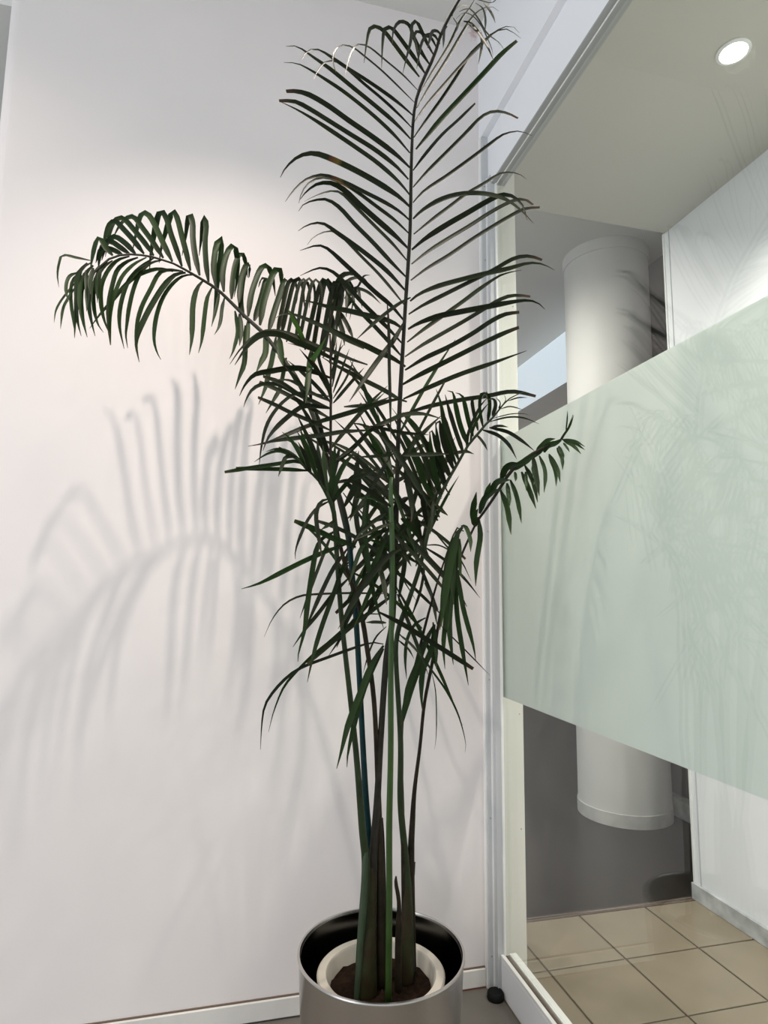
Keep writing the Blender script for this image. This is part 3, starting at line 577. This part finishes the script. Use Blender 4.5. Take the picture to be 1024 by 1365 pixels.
for p, ww in [([(390,340),(480,370),(550,430),(600,520)], 4), ([(430,325),(540,350),(630,405),(710,470)], 4), ([(440,325),(490,316),(548,323)], 3.5), ([(430,290),(540,262),(640,265),(740,303)], 2.2), ([(450,270),(560,243),(640,240),(690,250)], 1.6), ([(350,370),(390,420),(418,468)], 4.5), ([(200,490),(280,478),(335,490)], 5),
 ([(500,210),(560,195),(640,215)], 1.5), ([(545,160),(610,140),(670,140)], 1.5), ([(80,810),(120,830),(173,872)], 3.5)]:
    leaf(f5, 'N', p, ww, -.06, 'leaf')
leaf(f5, 'N', [(-110, 250), (0, 210), (120, 180), (280, 150), (420, 130), (540, 105), (620, 108), (718, 132)], 5.5, -.12, 'leaf', Y0=1.86, blunt=True)
for t, p, ww in [('O', [(250,300),(410,480),(560,640),(680,780),(730,865)], 7), ('O', [(430,450),(600,560),(720,680),(820,805)], 3.5), ('O', [(490,330),(600,460),(690,550),(760,690)], 2), ('O', [(440,445),(540,445),(640,500),(700,560)], 1.8), ('O', [(500,150),(545,195),(600,240)], 4),
 ('O', [(420,530),(435,620),(410,760),(370,880),(340,960)], 3.5), ('O', [(500,130),(490,260),(480,370)], 4.5), ('O', [(440,700),(490,800),(520,960),(530,1000)], 4)]:
    leaf(f5, t, p, ww, -.08, 'leaf')

# --- the frond bending over to the right, by the glass
f6 = frond('frond', [(764, 553, 1.60, 1), (752, 582, 1.62, 2), (742, 588, 1.64, 3), (725, 597, 1.66, 4), (710, 605, 1.68, 5), (695, 616, 1.70, 5.5), (680, 630, 1.71, 5.5), (667, 650, 1.73, 5), (654, 670, 1.75, 4.5), (642, 687, 1.77, 4), (634, 699, 1.78, 3.5), (617, 736, 1.80, 3.5), (602, 775, 1.82, 4), (588, 815, 1.84, 4.5), (577, 880, 1.87, 5), (566, 937, 1.89, 5), (560, 995, 1.91, 5), (553, 1050, 1.92, 6), (550, 1094, 1.93, 8), (548, 1150, 1.93, 10), (549, 1315, 1.93, 14)], M['pet_brown'], 'frond bending over to the right beside the glass', 70)
for p, ww in [([(560,650),(600,760),(630,920)], 5), ([(500,715),(540,820),(565,990)], 5.5), ([(540,670),(550,760),(555,820)], 5), ([(630,600),(680,720),(720,830)], 5), ([(650,560),(700,660),(730,790)], 5), ([(700,500),(720,620),(740,750)], 5.5), ([(740,500),(775,600),(770,730)], 4.5), ([(800,500),(840,600),(845,690)], 4),
 ([(800,490),(850,580),(870,665)], 4.5), ([(850,450),(880,520),(885,590)], 4), ([(860,440),(885,500),(888,530)], 4), ([(590,600),(592,660)], 4), ([(655,600),(660,720)], 4), ([(890,420),(910,450),(928,478)], 3), ([(890,405),(950,440),(1000,490)], 4), ([(900,405),(960,425),(1024,465)], 3.5), ([(880,400),(960,410),(1024,445)], 3),
 ([(870,400),(920,330),(955,250)], 2.6), ([(905,350),(912,290),(915,220)], 1.6), ([(370,860),(400,770),(460,720),(510,712)], 8), ([(440,730),(480,665),(560,650)], 8), ([(500,650),(540,570),(640,550)], 9), ([(560,590),(620,555),(720,490)], 9), ([(640,540),(720,490),(790,440)], 7), ([(720,480),(790,410),(840,395)], 6), ([(350,930),(328,860),(350,725)], 6),
 ([(400,770),(415,720),(437,665)], 5), ([(360,880),(372,960),(372,1024),(350,1160),(345,1310)], 5.5), ([(700,560),(715,640),(705,680)], 5), ([(770,480),(790,440),(850,420),(880,405)], 6), ([(345,940),(335,880),(360,830)], 8)]:
    leaf(f6, 'N', p, ww*(1.2 if ww < 7 else .95), -.05, 'leaf_g', tilt=random.uniform(-.3, .3), maxw=.2)

# --- small drooping frond under it
f8 = frond('frond', [(618, 708, 1.70, 2), (612, 702, 1.71, 2.5), (605, 712, 1.73, 2.5), (595, 740, 1.76, 2.5), (582, 780, 1.80, 3), (568, 830, 1.85, 4), (552, 894, 1.88, 4.5), (538, 945, 1.90, 5), (535, 1010, 1.91, 5), (537, 1100, 1.915, 6), (540, 1315, 1.92, 8)], M['pet_brown'], 'small frond whose leaflets hang straight down on the right', 50)
for t, p, ww in [('O', [(700,320),(680,330),(650,420),(600,650),(570,860),(555,1000)], 8), ('O', [(690,315),(720,320),(750,400),(755,490)], 5), ('O', [(660,390),(640,385),(600,560),(570,800),(545,1024)], 7), ('O', [(660,390),(650,560),(620,800),(600,1010)], 7), ('O', [(680,400),(680,560),(690,650),(718,660)], 4.5),
 ('O', [(640,640),(620,820),(610,1010),(630,1200),(637,1260)], 6), ('O', [(650,640),(660,900),(690,1110),(740,1400)], 5.5), ('O', [(660,600),(700,860),(770,1120),(790,1230)], 5.5), ('O', [(600,700),(590,900),(570,1120),(580,1290)], 5), ('O', [(670,380),(640,500),(630,700),(640,850)], 7),
 ('P', [(500,120),(420,170),(370,280),(360,420),(370,540)], 3.5), ('P', [(560,165),(500,280),(450,420),(380,600),(330,850)], 6), ('P', [(560,165),(540,330),(480,480),(470,640),(478,760)], 6), ('P', [(480,400),(440,500),(380,680),(340,860)], 5.5), ('P', [(550,150),(570,300),(572,470)], 4)]:
    leaf(f8, t, p, ww*1.1, -.06, 'leaf_g', tilt=random.uniform(-.3, .3), maxw=.2)

# --- the central cane with its young crossing leaflets
f9 = frond('cane', [(522, 636, 1.74, 5), (521, 660, 1.745, 7), (523, 740, 1.75, 8), (522, 820, 1.76, 8), (521, 900, 1.77, 8.5), (521, 1000, 1.785, 8.5), (519, 1100, 1.80, 9), (519, 1200, 1.81, 9), (518, 1318, 1.82, 9.5)], M['cane'], 'bright green straight cane at the front of the clump', 50)
for t, p, ww in [('F', [(680,700),(560,470),(470,270),(420,140),(340,0)], 5), ('F', [(730,285),(680,270),(560,200),(420,130),(250,40),(150,-20)], 6), ('F', [(690,265),(600,280),(400,340),(200,400),(0,470)], 5.5), ('F', [(450,480),(600,420),(720,372),(850,370),(970,402)], 6), ('F', [(640,820),(560,700),(430,520),(360,420)], 6),
 ('F', [(640,860),(600,720),(470,500),(420,440)], 6), ('F', [(700,700),(850,960),(930,1100)], 7), ('F', [(640,980),(560,860),(450,780),(300,680)], 6), ('F', [(640,960),(520,820),(380,660),(340,640)], 8), ('F', [(250,700),(400,560),(480,480),(600,440)], 5), ('F', [(450,930),(560,760),(640,600)], 5),
 ('F', [(300,1000),(370,860),(390,700),(400,620)], 7), ('F', [(620,1000),(450,880),(330,820),(250,830)], 6), ('F', [(600,1000),(480,940),(360,950)], 3), ('F', [(640,900),(720,1000),(860,1080)], 6), ('F', [(560,520),(700,700),(800,860),(900,1020)], 7), ('F', [(480,500),(560,620),(640,780)], 7), ('F', [(640,1000),(700,960),(760,930)], 6),
 ('F', [(300,320),(400,315),(500,300),(620,250)], 5), ('F', [(310,380),(400,340),(480,310),(580,220)], 4), ('F', [(640,640),(520,655),(400,660)], 3.5), ('F', [(250,840),(400,800),(560,730)], 3.5), ('F', [(700,650),(800,645),(1020,640)], 5), ('F', [(270,600),(240,740),(200,900),(210,1000)], 6), ('F', [(380,700),(400,860),(370,1000),(340,1100)], 7),
 ('F', [(480,450),(580,470),(700,495),(880,510)], 4), ('F', [(420,540),(330,620),(230,690)], 4), ('F', [(700,360),(780,450),(850,560),(940,760)], 7), ('F', [(690,480),(780,640),(840,800),(880,940)], 8), ('F', [(720,700),(740,840),(770,1000),(760,1100)], 7),
 ('O', [(280,470),(200,510),(100,620),(0,750),(-100,920),(-140,1000)], 7), ('O', [(230,290),(120,330),(0,390),(-60,420)], 4), ('O', [(200,280),(120,400),(40,600),(0,760)], 5), ('O', [(210,330),(100,360),(0,380)], 4), ('O', [(330,120),(250,180),(190,240),(80,290)], 6), ('O', [(290,400),(300,560),(280,700),(260,840)], 6),
 ('O', [(200,660),(120,760),(60,900),(20,980)], 5), ('O', [(60,100),(120,120),(190,130)], 3), ('O', [(220,480),(120,640),(30,840),(-40,1000)], 5), ('O', [(60,120),(200,250),(330,420),(400,500)], 7), ('O', [(100,20),(60,110),(40,260),(50,420)], 6), ('O', [(240,420),(300,500),(350,590)], 5), ('O', [(400,480),(330,520),(240,620),(180,740)], 5),
 ('O', [(180,580),(260,630),(330,690)], 3), ('O', [(340,60),(360,200),(400,330),(430,420)], 7), ('O', [(420,100),(440,220),(460,320)], 6), ('O', [(470,0),(480,120),(500,220)], 6), ('O', [(280,260),(360,330),(420,420)], 6),
 ('M', [(1000,220),(900,290),(820,360),(780,420)], 5), ('M', [(1010,340),(900,390),(820,480),(740,720)], 5), ('M', [(700,0),(800,90),(900,160),(1010,220)], 7), ('M', [(860,100),(850,300),(880,600),(920,800),(980,1010)], 6), ('M', [(790,100),(800,300),(850,500),(900,700)], 6), ('M', [(940,560),(980,700),(1000,850)], 6),
 ('M', [(920,40),(860,120),(760,260)], 5), ('M', [(1000,380),(940,520),(860,680),(740,900),(690,1010)], 6), ('M', [(740,560),(680,640),(640,780)], 4), ('M', [(820,420),(870,520),(950,560)], 6),
 ('P', [(180,80),(340,160),(500,260),(660,360),(825,468)], 6), ('P', [(230,155),(160,150),(90,152)], 3.5), ('P', [(320,230),(460,370),(540,480),(640,620),(720,780),(770,960),(768,1040)], 2.4), ('P', [(540,490),(568,640),(572,900),(560,1020)], 1.4), ('P', [(600,170),(640,210),(780,350),(940,515)], 1.6), ('P', [(310,270),(380,330),(420,400)], 2.4), ('P', [(320,235),(400,300),(470,380)], 2.6),
 ('R', [(980,300),(900,290),(780,325),(600,390),(440,450),(340,510),(240,610),(170,720),(148,860),(140,1020)], 3.4), ('R', [(960,95),(840,100),(720,185),(600,290),(500,370),(400,470),(300,590),(230,760),(195,900)], 3), ('R', [(980,310),(900,440),(820,640),(740,850),(690,1040),(660,1150)], 7), ('R', [(980,330),(870,540),(800,760),(740,1020),(730,1140)], 6), ('R', [(800,10),(720,160),(660,325)], 5), ('R', [(1000,180),(930,250),(880,360),(840,500)], 2)]:
    bl = (t == 'P' and ww == 6)
    leaf(f9, t, p, ww, random.uniform(-.10, .10), 'leaf_g' if (t == 'R' and ww > 5) else random.choice(['leaf', 'leaf', 'leaf_g']), blunt=bl, Y0=1.80+random.uniform(-.08, .1))
# --- the thicket of crossing leaflets at the heart of the clump, too tangled to pick apart
rng = random.Random(21)
for mm, cnt in (('leaf', 58), ('leaf_g', 24)):
    for i in range(cnt):
        bx, by = rng.choice([(445, 690), (455, 640), (462, 700), (441, 560), (441, 600), (521, 650), (523, 700), (522, 745), (530, 600), (531, 570), (528, 690), (526, 770), (570, 710), (560, 755), (581, 675), (470, 760), (594, 646)])
        bx += rng.uniform(-6, 6); by += rng.uniform(-25, 25)
        ang = math.radians(rng.choice([rng.uniform(35, 80), rng.uniform(100, 150), rng.uniform(100, 150), rng.uniform(-70, -20), rng.uniform(200, 250)]))
        ln = rng.uniform(85, 190); dr = rng.uniform(5, 45)
        pts = [(bx+math.cos(ang)*ln*u, by-math.sin(ang)*ln*u+dr*u*u) for u in (0, .25, .5, .75, 1)]
        if pts[-1][0] < 395 or pts[-1][0] > 622: continue
        leaf(f9, 'X', pts, rng.uniform(3.2, 5.4), rng.uniform(-.10, .12), mm, Y0=rng.uniform(1.78, 2.06), tilt=rng.uniform(-.5, .5), blunt=rng.random() < .4, into=True)
# --- sheathing bases of the stems
def sheath(pts, m, flat=1.0): return frond('stem_base', pts, m, None, 24, flat)
sheath([(497, 1125, 1.885, 2), (496, 1145, 1.885, 9), (494, 1180, 1.88, 16), (491, 1230, 1.88, 22), (489, 1275, 1.87, 27), (488, 1322, 1.87, 30)], M['sheath'])
sheath([(489, 1118, 1.865, 1.5), (487, 1150, 1.86, 8), (485, 1200, 1.855, 10), (481, 1250, 1.85, 9), (479, 1290, 1.85, 8), (476, 1325, 1.85, 8)], M['sheath_g'])
sheath([(510, 1090, 1.90, 1.5), (510, 1120, 1.90, 6), (509, 1180, 1.90, 12), (508, 1240, 1.90, 14), (508, 1320, 1.90, 18)], M['pet_brown'])
sheath([(545, 1140, 1.92, 1.5), (543, 1170, 1.92, 8), (543, 1215, 1.91, 14), (541, 1260, 1.90, 19), (541, 1322, 1.90, 22)], M['sheath'])
sheath([(528, 1168, 1.86, 2), (528, 1178, 1.86, 5), (532, 1205, 1.86, 6), (531, 1250, 1.86, 9), (531, 1322, 1.86, 10)], M['pet_brown'])
sheath([(553, 1149, 1.93, 2), (552, 1165, 1.93, 2.5), (550, 1190, 1.93, 3), (549, 1240, 1.93, 3)], M['pet_brown'])
# --- the 300 largest leaflets are single parts, the rest of the tangle is one part
LEAVES.sort(key=lambda q: -q[0])
for sz, fr, m, vs, fs, uv in LEAVES[:300]: build('leaflet', vs, fs, M[m], fr, True, uvs=uv)
av, af, au, am = [], [], [], []; mats = ['leaf', 'leaf_g', 'leaf_s', 'leaf_b']
for sz, fr, m, vs, fs, uv in LEAVES[300:]:
    k = len(av); av += vs; au += uv; af += [tuple(i+k for i in f) for f in fs]; am += [mats.index(m)]*len(fs)
th = build('leaflet_thicket', av, af, M['leaf'], palm, True, uvs=au); th['kind'] = 'stuff'; th['label'] = 'tangle of crossing leaflets in the middle of the palm'
for q in mats[1:]: th.data.materials.append(M[q])
for p, q in zip(th.data.polygons, am): p.material_index = q
